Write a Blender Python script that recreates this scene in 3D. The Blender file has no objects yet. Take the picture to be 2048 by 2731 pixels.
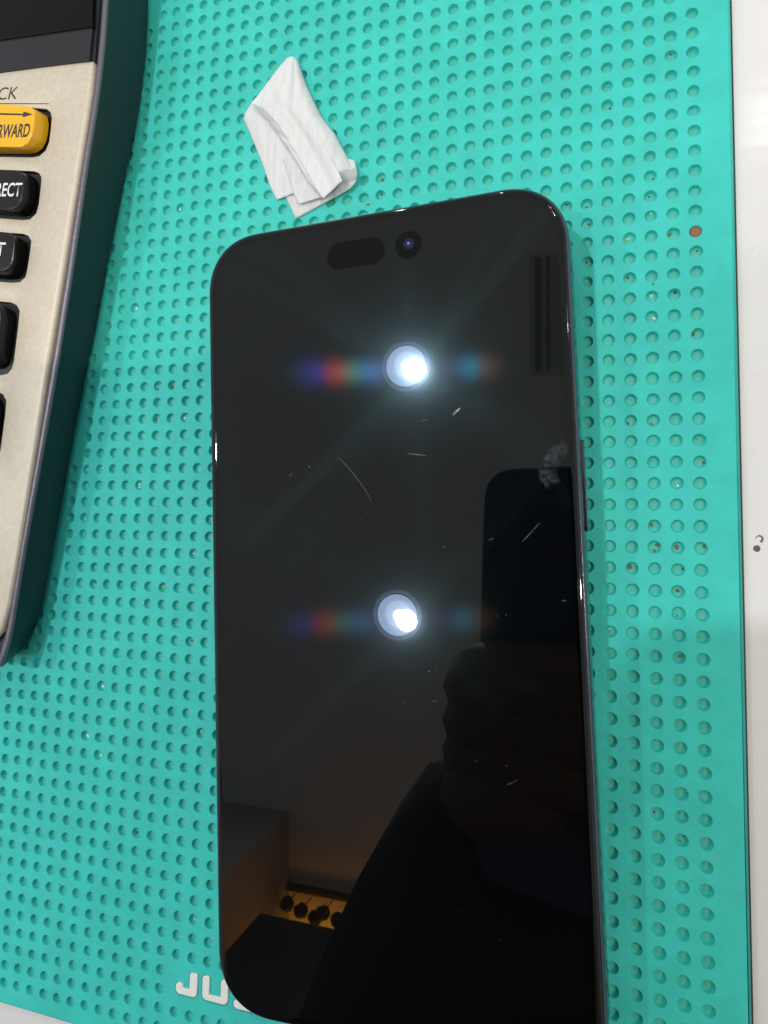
import bpy, bmesh, math, random
from mathutils import Vector, Matrix
random.seed(7)
S = bpy.context.scene
C = S.collection
MM = 0.01                      # one scene unit is a decimetre; every length below is in millimetres

# ------------------------------------------------------------------ camera
RIGHT = Vector((0.9440969464384416, 0.020729269869185232, -0.32901558184412444))
DOWN = Vector((-0.00878112132784183, -0.9960857990780252, -0.0879543789740332))
FWD = Vector((-0.32955098, 0.08592659, -0.94021953))
CAM = Vector((-10.6290947, -102.89463993, 145.85567406))
FPX, CXP, CYP = 1946.749, 1024.0, 1261.04      # measured on the 2048 x 2731 photograph
cd = bpy.data.cameras.new('camera')
cam = bpy.data.objects.new('camera', cd); C.objects.link(cam)
m3 = Matrix((RIGHT, -DOWN, -FWD)).transposed()
cam.matrix_world = Matrix.Translation(CAM * MM) @ m3.to_4x4()
cd.sensor_fit = 'VERTICAL'; cd.sensor_height = 24.0; cd.lens = 24.0 * FPX / 2731.0
cd.shift_y = -104.46 / 2731.0
cd.clip_start = 0.02; cd.clip_end = 500
S.camera = cam

# ------------------------------------------------------------------ world and exposure
w = bpy.data.worlds.new('World'); S.world = w; w.use_nodes = True
bgn = w.node_tree.nodes['Background']
bgn.inputs[0].default_value = (0.88, 0.95, 1.0, 1); bgn.inputs[1].default_value = 0.70
S.view_settings.view_transform = 'Standard'; S.view_settings.look = 'None'
S.view_settings.exposure = 0.0; S.view_settings.gamma = 1.0

# ------------------------------------------------------------------ measuring helpers (photograph pixels -> millimetres)
def ray(px, py):
    return (RIGHT * ((px - CXP) / FPX) + DOWN * ((py - CYP) / FPX) + FWD)
def at(px, py, z=0.0, slope=0.0):
    """point where the sight line meets the plane  Z = z + slope*Y"""
    d = ray(px, py)
    t = (z + slope * CAM.y - CAM.z) / (d.z - slope * d.y)
    return CAM + d * t

# ------------------------------------------------------------------ object helpers
def tag(o, label=None, cat=None, group=None, kind=None):
    if label: o['label'] = label
    if cat: o['category'] = cat
    if group: o['group'] = group
    if kind: o['kind'] = kind
    return o
def empty(name, loc=(0, 0, 0), rot=None):
    o = bpy.data.objects.new(name, None); C.objects.link(o)
    o.location = Vector(loc) * MM
    if rot is not None: o.rotation_euler = rot
    o.empty_display_size = 0.05
    return o
def mesh(name, verts, faces, mats, parent=None, smooth=False, matidx=None, local=False):
    """verts in millimetres; world space unless local"""
    me = bpy.data.meshes.new(name)
    if parent is not None and not local:
        bpy.context.view_layer.update()
        inv = parent.matrix_world.inverted()
        vs = [inv @ (Vector(v) * MM) for v in verts]
    else:
        vs = [Vector(v) * MM for v in verts]
    me.from_pydata(vs, [], faces)
    for m in (mats if isinstance(mats, (list, tuple)) else [mats]): me.materials.append(m)
    if matidx: me.polygons.foreach_set('material_index', matidx)
    if smooth is True: me.polygons.foreach_set('use_smooth', [True] * len(me.polygons))
    elif smooth: me.polygons.foreach_set('use_smooth', smooth)
    me.update()
    o = bpy.data.objects.new(name, me); C.objects.link(o)
    if parent is not None: o.parent = parent
    return o
def fix_normals(o):
    bm = bmesh.new(); bm.from_mesh(o.data)
    bmesh.ops.recalc_face_normals(bm, faces=bm.faces); bm.to_mesh(o.data); bm.free()
    return o
def sharp(o, deg=35):
    me = o.data
    me.polygons.foreach_set('use_smooth', [True] * len(me.polygons))
    bm = bmesh.new(); bm.from_mesh(me)
    for e in bm.edges:
        if len(e.link_faces) == 2 and e.calc_face_angle(0) > math.radians(deg): e.smooth = False
    bm.to_mesh(me); bm.free()
    return o

def rrect(wd, ht, rad, n=14, p=2.0):
    """rounded rectangle outline, centred, counter-clockwise"""
    pts = []
    for (sx, sy, a0) in ((1, 1, 0), (-1, 1, 90), (-1, -1, 180), (1, -1, 270)):
        for k in range(n + 1):
            a = math.radians(a0 + 90.0 * k / n)
            c, s = math.cos(a), math.sin(a)
            ux = math.copysign(abs(c) ** (2 / p), c); uy = math.copysign(abs(s) ** (2 / p), s)
            pts.append((sx * (wd / 2 - rad) + rad * ux, sy * (ht / 2 - rad) + rad * uy))
    return pts
def loft(rings, cap0=True, cap1=True):
    n = len(rings[0]); V = [v for r in rings for v in r]; F = []
    for a in range(len(rings) - 1):
        for k in range(n):
            k2 = (k + 1) % n
            F.append((a * n + k, a * n + k2, (a + 1) * n + k2, (a + 1) * n + k))
    if cap0: F.append(tuple(reversed(range(n))))
    if cap1: F.append(tuple(range((len(rings) - 1) * n, len(rings) * n)))
    return V, F

# ------------------------------------------------------------------ materials
def mat(name):
    m = bpy.data.materials.new(name); m.use_nodes = True
    nt = m.node_tree; b = nt.nodes['Principled BSDF']
    return m, nt, b
def pset(b, **k):
    names = dict(col='Base Color', rough='Roughness', metal='Metallic', spec='Specular IOR Level', coat='Coat Weight',
                 coatr='Coat Roughness', ior='IOR', sss='Subsurface Weight', trans='Transmission Weight', alpha='Alpha', sheen='Sheen Weight')
    for a, v in k.items():
        b.inputs[names[a]].default_value = (*v, 1) if a == 'col' else v
def nn(nt, t, **inp):
    n = nt.nodes.new(t)
    for k, v in inp.items(): n.inputs[k.replace('_', ' ')].default_value = v
    return n
def noise(nt, scale, detail=3, rough=0.5, vec=None):
    t = nt.nodes.new('ShaderNodeTexNoise')
    t.inputs['Scale'].default_value = scale; t.inputs['Detail'].default_value = detail; t.inputs['Roughness'].default_value = rough
    if vec is None:
        vec = nt.nodes.new('ShaderNodeTexCoord').outputs['Object']
    nt.links.new(vec, t.inputs['Vector'])
    return t.outputs['Fac']
def ramp(nt, fac, stops):
    r = nt.nodes.new('ShaderNodeValToRGB'); nt.links.new(fac, r.inputs[0])
    while len(r.color_ramp.elements) > 1: r.color_ramp.elements.remove(r.color_ramp.elements[-1])
    for i, (p, c) in enumerate(stops):
        e = r.color_ramp.elements[0] if i == 0 else r.color_ramp.elements.new(p)
        e.position = p; e.color = (*c, 1) if len(c) == 3 else c
    return r.outputs[0]
def mixc(nt, fac, a, b, blend='MIX'):
    x = nt.nodes.new('ShaderNodeMix'); x.data_type = 'RGBA'; x.blend_type = blend
    for sock, v in ((x.inputs[0], fac), (x.inputs[6], a), (x.inputs[7], b)):
        if hasattr(v, 'links'): nt.links.new(v, sock)
        elif isinstance(v, (int, float)): sock.default_value = v
        else: sock.default_value = (*v, 1)
    return x.outputs[2]
def bump(nt, b, h, dist, strength=1.0):
    n = nt.nodes.new('ShaderNodeBump'); n.inputs['Distance'].default_value = dist; n.inputs['Strength'].default_value = strength
    nt.links.new(h, n.inputs['Height']); nt.links.new(n.outputs[0], b.inputs['Normal'])
def plain(name, col, rough=0.5, **k):
    m, nt, b = mat(name); pset(b, col=col, rough=rough, **k); return m

# teal silicone of the mat: slightly blotchy, worn, with faint grey grime
def silicone():
    m, nt, b = mat('teal_silicone')
    big = ramp(nt, noise(nt, 2.2, 4, .55), [(.3, (.038, .51, .445)), (.7, (.048, .575, .505))])
    fine = ramp(nt, noise(nt, 16, 4, .6), [(.35, (.93, .93, .93)), (.65, (1.05, 1.05, 1.05))])
    c = mixc(nt, 1.0, big, fine, 'MULTIPLY')
    g1 = ramp(nt, noise(nt, 5.5, 6, .72), [(.60, (0, 0, 0)), (.74, (1, 1, 1))])
    c = mixc(nt, ramp(nt, mixc(nt, 1.0, g1, (.30, .30, .30), 'MULTIPLY'), [(0, (0, 0, 0)), (1, (1, 1, 1))]), c, (.10, .33, .27))
    g2 = ramp(nt, noise(nt, 34, 3, .6), [(.70, (0, 0, 0)), (.76, (1, 1, 1))])
    c = mixc(nt, mixc(nt, 1.0, g2, (.35, .35, .35), 'MULTIPLY'), c, (.05, .25, .2))
    nt.links.new(c, b.inputs['Base Color'])
    pset(b, rough=.55, spec=.25)
    bump(nt, b, noise(nt, 60, 4, .6), .0012, .6)
    return m
M_TEAL = silicone()
m, nt, b = mat('hole_floor')
c = ramp(nt, noise(nt, 14, 5, .7), [(.35, (.07, .44, .36)), (.55, (.055, .48, .40)), (.75, (.12, .43, .35))])
nt.links.new(c, b.inputs['Base Color']); pset(b, rough=.42, spec=.4)
bump(nt, b, noise(nt, 30, 3), .004, .8); M_FLOOR = m
M_UNDER = plain('edge_shadow_dark', (.02, .045, .045), .5)

m, nt, b = mat('white_laminate')
c = ramp(nt, noise(nt, 1.4, 4, .5), [(.3, (.67, .665, .65)), (.7, (.71, .705, .69))])
sp = ramp(nt, noise(nt, 55, 2, .5), [(.74, (0, 0, 0)), (.78, (1, 1, 1))])
c = mixc(nt, mixc(nt, 1.0, sp, (.22, .22, .22), 'MULTIPLY'), c, (.3, .28, .26))
nt.links.new(c, b.inputs['Base Color']); pset(b, rough=.45, spec=.3, coat=.15, coatr=.12)
tcn = nt.nodes.new('ShaderNodeTexCoord'); mpn = nt.nodes.new('ShaderNodeMapping'); mpn.inputs['Scale'].default_value = (.5, 7, 1)
nt.links.new(tcn.outputs['Object'], mpn.inputs[0])
bump(nt, b, noise(nt, 1.0, 3, .6, mpn.outputs[0]), .0012, 1.0)
for n_ in nt.nodes:
    if n_.type == 'BUMP': nt.links.new(n_.outputs[0], b.inputs['Coat Normal'])
M_TABLE = m
M_STAIN = plain('grey_ink', (.10, .08, .085), .6)
M_LETTER = plain('cream_white_rubber', (.78, .79, .72), .4)

# ------------------------------------------------------------------ table
t = empty('table', (0, -100, -3)); tag(t, 'glossy white table top under the green mat', 'table')
TZ = -1.75
V, F = loft([[(x, y, z) for x, y in rrect(1600, 900, 25, 6)] for z in (TZ - 28, TZ - 1)] + [[(x, y, TZ) for x, y in rrect(1598, 898, 24, 6)]])
V = [(x + 150, y + 100, z) for x, y, z in V]
mesh('table_top', V, F, M_TABLE, t)
def disc(cx, cy, z, r, n=16, jit=0.0, sy=1.0):
    return [(cx + r * (1 + random.uniform(-jit, jit)) * math.cos(2 * math.pi * k / n), cy + sy * r * (1 + random.uniform(-jit, jit)) * math.sin(2 * math.pi * k / n), z) for k in range(n)]
p = at(2018.5, 1463, TZ + .1)
mesh('ink_spot', *loft([disc(p.x, p.y, TZ, .62, jit=.06), disc(p.x, p.y, TZ + .06, .55, jit=.06)]), M_STAIN, t)
p = at(2025, 1437, TZ + .1); V = []; F = []
for k in range(13):
    a = math.radians(-75 + 250 * k / 12); wd = .16 if 1 < k < 9 else .22 if k <= 1 else .07
    for rr in (.55 - wd, .55 + wd): V.append((p.x + rr * math.cos(a), p.y + rr * math.sin(a), TZ + .05))
for k in range(12): F.append((2 * k, 2 * k + 1, 2 * k + 3, 2 * k + 2))
mesh('ink_ring', V, F, M_STAIN, t)

# ------------------------------------------------------------------ silicone mat: real holes on a 4 mm grid
PITCH = 4.0
X1 = 6.75; Y0 = -216.7
mat_e = empty('repair_mat', (-100, -90, -3)); tag(mat_e, 'teal green silicone work mat full of small round holes', 'mat')
PH_C = Vector((-57.58, -117.77, 0)); PH_A = 0.0432
def in_phone(x, y, inset):
    dx, dy = x - PH_C.x, y - PH_C.y
    u = dx * math.cos(PH_A) + dy * math.sin(PH_A); v = -dx * math.sin(PH_A) + dy * math.cos(PH_A)
    a, b_ = 38.3 - inset, 80.3 - inset
    return abs(u) < a and abs(v) < b_ and (abs(u) < a - 12 or abs(v) < b_ - 12)
def build_mat():
    V = []; F = []; MI = []; SM = []
    corner = {}
    def cv(i, j):
        if (i, j) not in corner:
            corner[(i, j)] = len(V); V.append((-(i - .5) * PITCH, -(j - .5) * PITCH, 0))
        return corner[(i, j)]
    NS = 24
    I0, I1, J0, J1 = 0, 60, -16, 53
    for i in range(I0, I1 + 1):
        for j in range(J0, J1 + 1):
            q = (cv(i + 1, j + 1), cv(i, j + 1), cv(i, j), cv(i + 1, j))   # BL BR TR TL
            x, y = -i * PITCH, -j * PITCH
            nohole = (j in (50, 51) and 6 <= i <= 27) or in_phone(x, y, 5) or (x < -150 + (y + 130) * .14 and y > -118) or j < -10
            if nohole:
                F.append(q); MI.append(0); SM.append(False); continue
            r = 1.16 * random.uniform(.965, 1.03)
            cx = x + random.uniform(-.05, .05); cy = y + random.uniform(-.05, .05)
            e = random.uniform(-.03, .03); ph = random.uniform(0, 3.14)
            dz = random.uniform(-.08, .10)
            prof = ((r * 1.09, 0), (r * 1.01, -.06), (r * .97, -.22), (r * .88, -.98 + dz), (r * .70, -1.10 + dz))
            base = len(V)
            for rr, z in prof:
                for k in range(NS):
                    a = 2 * math.pi * (k + .5) / NS - math.pi * .75 - math.pi / 4 * 0
                    w_ = rr * (1 + e * math.cos(2 * (a - ph)))
                    V.append((cx + w_ * math.cos(a), cy + w_ * math.sin(a), z))
            # ring 0 starts at angle -135 deg (BL corner)
            per = NS // 4
            # corners at angles: BL -135, BR -45, TR 45, TL 135
            for c_ in range(4):
                mid = c_ * per
                cn = q[c_]; cn2 = q[(c_ + 1) % 4]
                ks = [(mid + d) % NS for d in range(-per // 2, per // 2 + 1)]
                for a_, b_ in zip(ks[:-1], ks[1:]):
                    F.append((cn, base + b_, base + a_)[::1]); MI.append(0); SM.append(False)
                last = ks[-1]
                F.append((cn, cn2, base + last)); MI.append(0); SM.append(False)
            for a_ in range(len(prof) - 1):
                for k in range(NS):
                    k2 = (k + 1) % NS
                    F.append((base + a_ * NS + k, base + a_ * NS + k2, base + (a_ + 1) * NS + k2, base + (a_ + 1) * NS + k)); MI.append(0); SM.append(True)
            F.append(tuple(base + (len(prof) - 1) * NS + k for k in range(NS))); MI.append(1); SM.append(False)
    # plain borders on the right and at the bottom, then the rounded edge
    xr = (-I0 + .5) * PITCH; yb = -(J1 + .5) * PITCH; xl = -(I1 + .5) * PITCH; yt = -(J0 - .5) * PITCH
    prof = [(0, 0), (.25, -.03), (.45, -.16), (.55, -.4), (.55, -1.42)]
    def edge(px, py, d):   # extruded profile rows along a straight edge
        rows = []
        for off, z in prof: rows.append([(x + d[0] * off, y + d[1] * off, z) for x, y in zip(px, py)])
        return rows
    # right edge
    ys = [yt, yb]; b0 = len(V)
    V.extend([(xr, yt, 0), (xr, yb, 0), (X1 - .55, yt, 0), (X1 - .55, yb, 0)]); F.append((b0, b0 + 1, b0 + 3, b0 + 2)[::-1]); MI.append(0); SM.append(False)
    # corner radius at bottom right is out of frame: keep it square-ish but rounded
    V.extend([(xl, yb, 0), (xr, yb, 0), (xl, Y0 + .55, 0), (xr, Y0 + .55, 0), (X1 - .55, yb, 0)]); n0 = b0 + 4
    F.append((n0, n0 + 2, n0 + 3, n0 + 1)); MI.append(0); SM.append(False)
    R = 5.0; cx, cy = X1 - R, Y0 + R
    # outline of the outer border: top right -> down -> rounded corner -> left
    out = [(X1 - .55, yt), (X1 - .55, yb)]
    nrm = [(1, 0), (1, 0)]
    arc = []
    for k in range(0, 9):
        a = -math.pi / 2 * k / 8
        arc.append((cx + (R - .55) * math.cos(a), min(yb, cy + (R - .55) * math.sin(a)), math.cos(a), math.sin(a)))
    for x, y, nx, ny in arc: out.append((x, y)); nrm.append((nx, ny))
    out.append((xl, Y0 + .55)); nrm.append((0, -1))
    b1 = len(V)
    for off, z in prof:
        for (x, y), (nx, ny) in zip(out, nrm): V.append((x + nx * off, y + ny * off, z))
    n = len(out)
    for a_ in range(len(prof) - 1):
        for k in range(n - 1):
            F.append((b1 + a_ * n + k, b1 + (a_ + 1) * n + k, b1 + (a_ + 1) * n + k + 1, b1 + a_ * n + k + 1)); MI.append(0); SM.append(True)
    # fill between xr/yb corner and the arc
    F.append(tuple([n0 + 1, n0 + 3] + [b1 + k for k in range(n - 2, 0, -1)])); MI.append(0); SM.append(False)
    o = mesh('silicone_sheet', V, F, [M_TEAL, M_FLOOR], mat_e, smooth=SM, matidx=MI)
    return o
sheet = build_mat()
V, F = loft([[(x, y, z) for x, y in rrect(252, 284, 5, 6)] for z in (TZ + .02, -1.38)])
ox = X1 + .42 - 126; oy = Y0 - .25 + 142
mesh('edge_shadow_sheet', [(x + ox, y + oy, z) for x, y, z in V], F, M_UNDER, mat_e)  # dark sheet; its lip paints the shadow line along the mat edge

# raised white lettering moulded into the mat (the rest of the word is under the phone)
def strokes(polys, z0, z1, inset, name, m, parent, sl=0.0):
    V = []; F = []
    for poly in polys:
        n = len(poly); cx = sum(p.x for p in poly) / n; cy = sum(p.y for p in poly) / n
        b = len(V)
        for z, ins in ((z0, 0), (z1 - inset * .6, 0.0), (z1, inset)):
            for k, p in enumerate(poly):
                a = poly[k - 1]; c = poly[(k + 1) % n]
                d1 = (p - a).to_2d().normalized(); d2 = (c - p).to_2d().normalized()
                nrm = Vector((-(d1.y + d2.y), d1.x + d2.x)).normalized()
                s = 1 / max(.5, math.sqrt(max(0.0, (1 + d1.dot(d2)) / 2)))
                V.append((p.x + nrm.x * ins * s, p.y + nrm.y * ins * s, z))
        for a_ in range(2):
            for k in range(n): F.append((b + a_ * n + k, b + a_ * n + (k + 1) % n, b + (a_ + 1) * n + (k + 1) % n, b + (a_ + 1) * n + k))
        F.append(tuple(range(b + 2 * n, b + 3 * n)))
    o = mesh(name, V, F, m, parent); fix_normals(o); return o
def lp(pts, z=.35):   # zoomed crop -> photograph -> mm, clockwise lists made counter-clockwise
    P = [at(440 + x / 5.184, 2500 + y / 5.184, z) for x, y in pts]
    area = sum(P[k - 1].x * P[k].y - P[k].x * P[k - 1].y for k in range(len(P)))
    if area < 0: P.reverse()
    return P
J = [(362, 492), (430, 503), (450, 525), (440, 780), (425, 815), (395, 832), (190, 782), (158, 750), (145, 712), (152, 650), (178, 622), (225, 628), (250, 655), (248, 690), (270, 705), (335, 722), (343, 520)]
U = [(545, 530), (600, 540), (618, 565), (608, 790), (765, 832), (772, 615), (795, 588), (850, 600), (872, 625), (868, 870), (852, 915), (815, 935), (560, 870), (525, 840), (512, 800), (518, 560)]
U2 = [(960, 590), (1220, 650), (1225, 700), (1020, 660), (1015, 740), (1220, 790), (1250, 830), (1240, 1010), (1200, 1040), (975, 985), (948, 950), (945, 890), (965, 868), (1010, 878), (1040, 915), (1150, 940), (1155, 860), (960, 812), (935, 770), (938, 620)]
for nm, L in (('letter_j', J), ('letter_u', U), ('letter_s', U2)):
    dk = lp(L, 0)
    strokes([lp(L)], -.3, .38, .16, nm, M_LETTER, mat_e)
# flat dark ring round each letter, painted as the shade of a shallow recess
M_GROOVE_SHADE = plain('painted_groove_shade', (.05, .28, .25), .6)
for nm, L in (('groove_shade', J), ('groove_shade', U), ('groove_shade', U2)):
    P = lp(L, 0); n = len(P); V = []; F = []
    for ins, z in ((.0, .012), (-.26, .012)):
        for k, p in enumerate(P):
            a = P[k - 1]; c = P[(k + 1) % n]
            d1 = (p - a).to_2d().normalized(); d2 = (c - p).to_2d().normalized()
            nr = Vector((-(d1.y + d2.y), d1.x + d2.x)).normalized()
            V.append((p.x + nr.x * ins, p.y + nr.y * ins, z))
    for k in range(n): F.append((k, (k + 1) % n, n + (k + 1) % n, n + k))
    mesh(nm, V, F, M_GROOVE_SHADE, mat_e)

# crumbs and residue lying in the holes
M_RUST = plain('rust_orange_residue', (.24, .115, .05), .75)
M_WHT = plain('clear_glass_crumb', (.75, .85, .80), .15)
M_DRK = plain('dark_crumb', (.05, .06, .05), .6)
M_YEL = plain('yellow_crumb', (.62, .60, .15), .4)
def crumbs():
    V = []; F = []; MI = []
    def blob(x, y, z, r, mi, h=.3, n=9):
        b = len(V); ph = random.uniform(0, 6.28); st = random.uniform(.6, 1.0); rr = [random.uniform(.72, 1.12) for _ in range(n)]
        for zz, s in ((z, 1.0), (z + h * .6, .82), (z + h, .4)):
            for k in range(n):
                a = 2 * math.pi * k / n; u = r * s * rr[k] * math.cos(a); v = r * s * rr[k] * math.sin(a) * st
                V.append((x + u * math.cos(ph) - v * math.sin(ph), y + u * math.sin(ph) + v * math.cos(ph), zz + random.uniform(-.02, .02)))
        for a_ in range(2):
            for k in range(n):
                k2 = (k + 1) % n; F.append((b + a_ * n + k, b + a_ * n + k2, b + (a_ + 1) * n + k2, b + (a_ + 1) * n + k)); MI.append(mi)
        F.append(tuple(range(b + 2 * n, b + 3 * n))); MI.append(mi)
    fz = -1.06
    # (photo x, y, radius mm, material, depth)
    L = [(1789, 146, .34, 0, fz), (1787, 626, .40, 0, fz), (1859, 669, .24, 0, fz), (1674, 741, .36, 0, fz), (1848, 889, .48, 0, fz), (1847, 893, .3, 0, fz),
         (1512, 545, .32, 0, fz), (1564, 553, .22, 0, fz), (1571, 598, .28, 0, fz), (1672, 640, .28, 3, fz), (1678, 638, .2, 1, fz), (1564, 700, .26, 0, fz), (1800, 780, .3, 2, fz),
         (1675, 1129, .3, 0, fz), (1738, 1131, .28, 0, fz), (1876, 1234, .26, 0, fz), (1738, 1400, .38, 0, fz), (1752, 1453, .38, 0, fz), (1745, 1468, .28, 0, fz), (1805, 1459, .46, 0, fz), (1878, 1457, .42, 0, fz),
         (1680, 1512, .44, 0, fz), (1807, 1575, .4, 0, fz), (1813, 1750, .3, 0, fz), (1820, 1518, .2, 2, fz), (1745, 2165, .26, 0, fz), (1624, 1293, .18, 1, fz), (1577, 1180, .18, 0, fz), (1577, 1176, .16, 1, fz),
         (459, 1031, .42, 0, fz), (416, 1119, .42, 0, fz), (493, 1115, .45, 1, fz), (313, 998, .4, 0, fz), (305, 1125, .3, 0, fz), (420, 1030, .22, 1, fz), (373, 1292, .4, 1, fz), (372, 1300, .3, 1, fz),
         (436, 1566, .36, 3, fz), (518, 1477, .3, 1, fz), (512, 1709, .34, 0, fz), (397, 1475, .34, 0, fz), (326, 1474, .26, 0, fz), (255, 1553, .3, 0, fz), (235, 1962, .5, 1, fz), (270, 2014, .4, 1, fz), (538, 1950, .34, 1, fz),
         (335, 1980, .3, 0, fz), (410, 1990, .3, 2, fz), (366, 2220, .3, 2, fz), (480, 559, .3, 1, fz), (479, 552, .34, 0, fz), (500, 136, .2, 1, fz), (341, 826, .3, 1, fz), (365, 823, .4, 1, fz), (230, 1253, .28, 1, fz),
         (277, 1250, .4, 1, fz), (241, 1690, .22, 1, fz), (312, 1780, .18, 1, fz), (275, 1830, .4, 1, fz), (1745, 850, .4, 1, fz), (1737, 790, .3, 1, fz), (1735, 570, .22, 1, fz), (1520, 148, .2, 1, -.2), (1574, 395, .14, 1, -.1),
         (983, 545, .32, 0, .0), (979, 546, .2, 0, .0), (383, 1608, .2, 1, .0), (398, 1917, .15, 1, 0), (159, 2359, .16, 2, 0), (1742, 757, .16, 2, 0), (290, 1253, .12, 1, 0), (1020, 120, .10, 2, 0),
         (1020, 480, .4, 0, fz), (1018, 520, .26, 2, fz), (872, 120, .3, 1, fz), (570, 840, .2, 2, fz), (545, 880, .2, 2, fz)]
    for x, y, r, mi, z in L:
        p = at(x, y, z); blob(p.x, p.y, z, r * 1.15, mi, .25 if z < 0 else .18)
    p = at(1856, 618, -.3); bq = len(V)
    for zz, s_ in ((-.8, 1.0), (-.42, .98), (-.30, .8)):
        V.extend(disc(p.x, p.y, zz, 1.08 * s_, 14, .05))
    for a_ in range(2):
        for k in range(14): F.append((bq + a_ * 14 + k, bq + a_ * 14 + (k + 1) % 14, bq + (a_ + 1) * 14 + (k + 1) % 14, bq + (a_ + 1) * 14 + k)); MI.append(0)
    F.append(tuple(range(bq + 28, bq + 42))); MI.append(0)
    # more dull dirt in random holes of the grid
    for _ in range(150):
        i = random.randint(0, 45); j = random.randint(0, 53)
        x, y = -i * PITCH, -j * PITCH
        if in_phone(x, y, 3) or (j in (50, 51) and i <= 27): continue
        a = random.uniform(0, 6.28)
        blob(x + .5 * math.cos(a), y + .5 * math.sin(a), fz, random.uniform(.10, .24), random.choice([0, 0, 2, 1, 4, 4, 4]), .12)
    o = mesh('residue_crumbs', V, F, [M_RUST, M_WHT, M_DRK, M_YEL, plain('dull_brown_dirt', (.20, .26, .19), .7)], smooth=False, matidx=MI)
    tag(o, 'rusty, white and dark crumbs caught in the mat holes', 'crumbs', kind='stuff')
crumbs()

# ------------------------------------------------------------------ smartphone
PW, PL, PT = 76.7, 160.7, 8.25
TILT = 0.0323     # propped up by its camera bump at the top end
ph = empty('smartphone', (0, 0, 0))
Rm = Matrix.Rotation(PH_A, 4, 'Z') @ Matrix.Rotation(TILT, 4, 'X')
zc = PL / 2 * math.sin(TILT) + .05
ph.matrix_world = Matrix.Translation(Vector((PH_C.x, PH_C.y, zc)) * MM) @ Rm
tag(ph, 'black smartphone lying face up on the mat, scratched glossy screen off', 'smartphone')
bpy.context.view_layer.update()
PMW = Matrix.Translation(Vector((PH_C.x, PH_C.y, zc))) @ Rm
PINV = PMW.inverted()
GZ = PT                                     # local height of the glass face
def onphone(px, py, z=GZ):
    """photograph pixel -> phone-local mm on the plane z"""
    o_ = PINV @ CAM; d = PINV.to_3x3() @ ray(px, py); t_ = (z - o_.z) / d.z
    return o_ + d * t_
def PR(ins, z): return [(x, y, z) for x, y in rrect(PW - 2 * ins, PL - 2 * ins, 12.6 - ins * .9, 20, 2.3)]
M_FRAME, nt, b = mat('dark_blue_black_metal'); pset(b, col=(.11, .11, .14), rough=.18, metal=.9)
bump(nt, b, noise(nt, 40, 2), .0006, .5)
V, F = loft([PR(2.6, 0), PR(1.2, .25), PR(.45, .8), PR(.12, 1.6), PR(0, 2.7), PR(0, 5.4), PR(.07, 6.5), PR(.2, 7.2), PR(.36, 7.55), PR(.55, 7.7), PR(.8, 7.7)], cap1=True)
o = mesh('metal_frame', V, F, M_FRAME, ph, local=True); sharp(o, 40)

# screen glass: black, glossy, with the slightly smeary sheen and the fine pixel grating
def glass(name, base, grating=True):
    m = bpy.data.materials.new(name); m.use_nodes = True; nt = m.node_tree
    b = nt.nodes['Principled BSDF']; out = nt.nodes['Material Output']
    pset(b, col=base, rough=.012, ior=1.5)
    tc = nt.nodes.new('ShaderNodeTexCoord')
    # object-space axes of the phone
    def vconst(v, kind='NORMAL'):
        c = nt.nodes.new('ShaderNodeCombineXYZ')
        for k in range(3): c.inputs[k].default_value = v[k]
        t_ = nt.nodes.new('ShaderNodeVectorTransform'); t_.vector_type = kind; t_.convert_from = 'OBJECT'; t_.convert_to = 'WORLD'
        nt.links.new(c.outputs[0], t_.inputs[0]); return t_.outputs[0]
    lobes = []
    if grating:
        for tau, ty, col, wt, r in ((.034, 0, (.10, .38, 1.0), .0011, .085), (.046, 0, (.15, .8, .45), .0007, .08), (.059, 0, (1, .10, .07), .0011, .085), (.074, 0, (.08, .10, .9), .0008, .09), (.026, 0, (.3, .25, .8), .0004, .08),
                                    (-.040, 0, (.03, .50, .85), .0011, .085), (-.053, 0, (.75, .30, .10), .00035, .085), (-.026, 0, (.25, .15, .7), .0003, .08), (-.080, 0, (.08, .10, .5), .0002, .1), (.085, 0, (.04, .20, .5), .0004, .1)):
            g = nt.nodes.new('ShaderNodeBsdfGlossy'); g.distribution = 'BECKMANN'
            g.inputs['Color'].default_value = (col[0] * wt * .2, col[1] * wt * .2, col[2] * wt * .2, 1)
            g.inputs['Roughness'].default_value = r - .003
            nt.links.new(vconst((math.sin(tau), ty, math.cos(tau))), g.inputs['Normal']); lobes.append(g)
        tang = vconst((1, 0, 0), 'VECTOR')
        for ang, wt, an in ((.0, .00012, .99), (.13, .00012, .99), (.165, .00015, .99), (.375, .00022, .99), (.405, .00010, .99)):
            g = nt.nodes.new('ShaderNodeBsdfGlossy'); g.distribution = 'BECKMANN'
            g.inputs['Color'].default_value = (.22 * wt, .80 * wt, .70 * wt, 1)
            g.inputs['Roughness'].default_value = .040; g.inputs['Anisotropy'].default_value = an; g.inputs['Rotation'].default_value = ang
            nt.links.new(tang, g.inputs['Tangent']); lobes.append(g)
        for r, wt, col in ((.08, .0022, (.5, .70, .95)), (.13, .0014, (.45, .70, .90)), (.20, .0013, (.35, .75, .80))):
            g = nt.nodes.new('ShaderNodeBsdfGlossy'); g.distribution = 'BECKMANN'
            g.inputs['Color'].default_value = tuple(wt * c for c in col) + (1,); g.inputs['Roughness'].default_value = r; lobes.append(g)
    cur = b.outputs[0]
    for g in lobes:
        a = nt.nodes.new('ShaderNodeAddShader'); nt.links.new(cur, a.inputs[0]); nt.links.new(g.outputs[0], a.inputs[1]); cur = a.outputs[0]
    nt.links.new(cur, out.inputs['Surface'])
    return m
M_GLASS = glass('oled_glass', (.0010, .0010, .0011), True)
M_BEZEL = glass('black_border_glass', (.0004, .0004, .0005), False)
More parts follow.
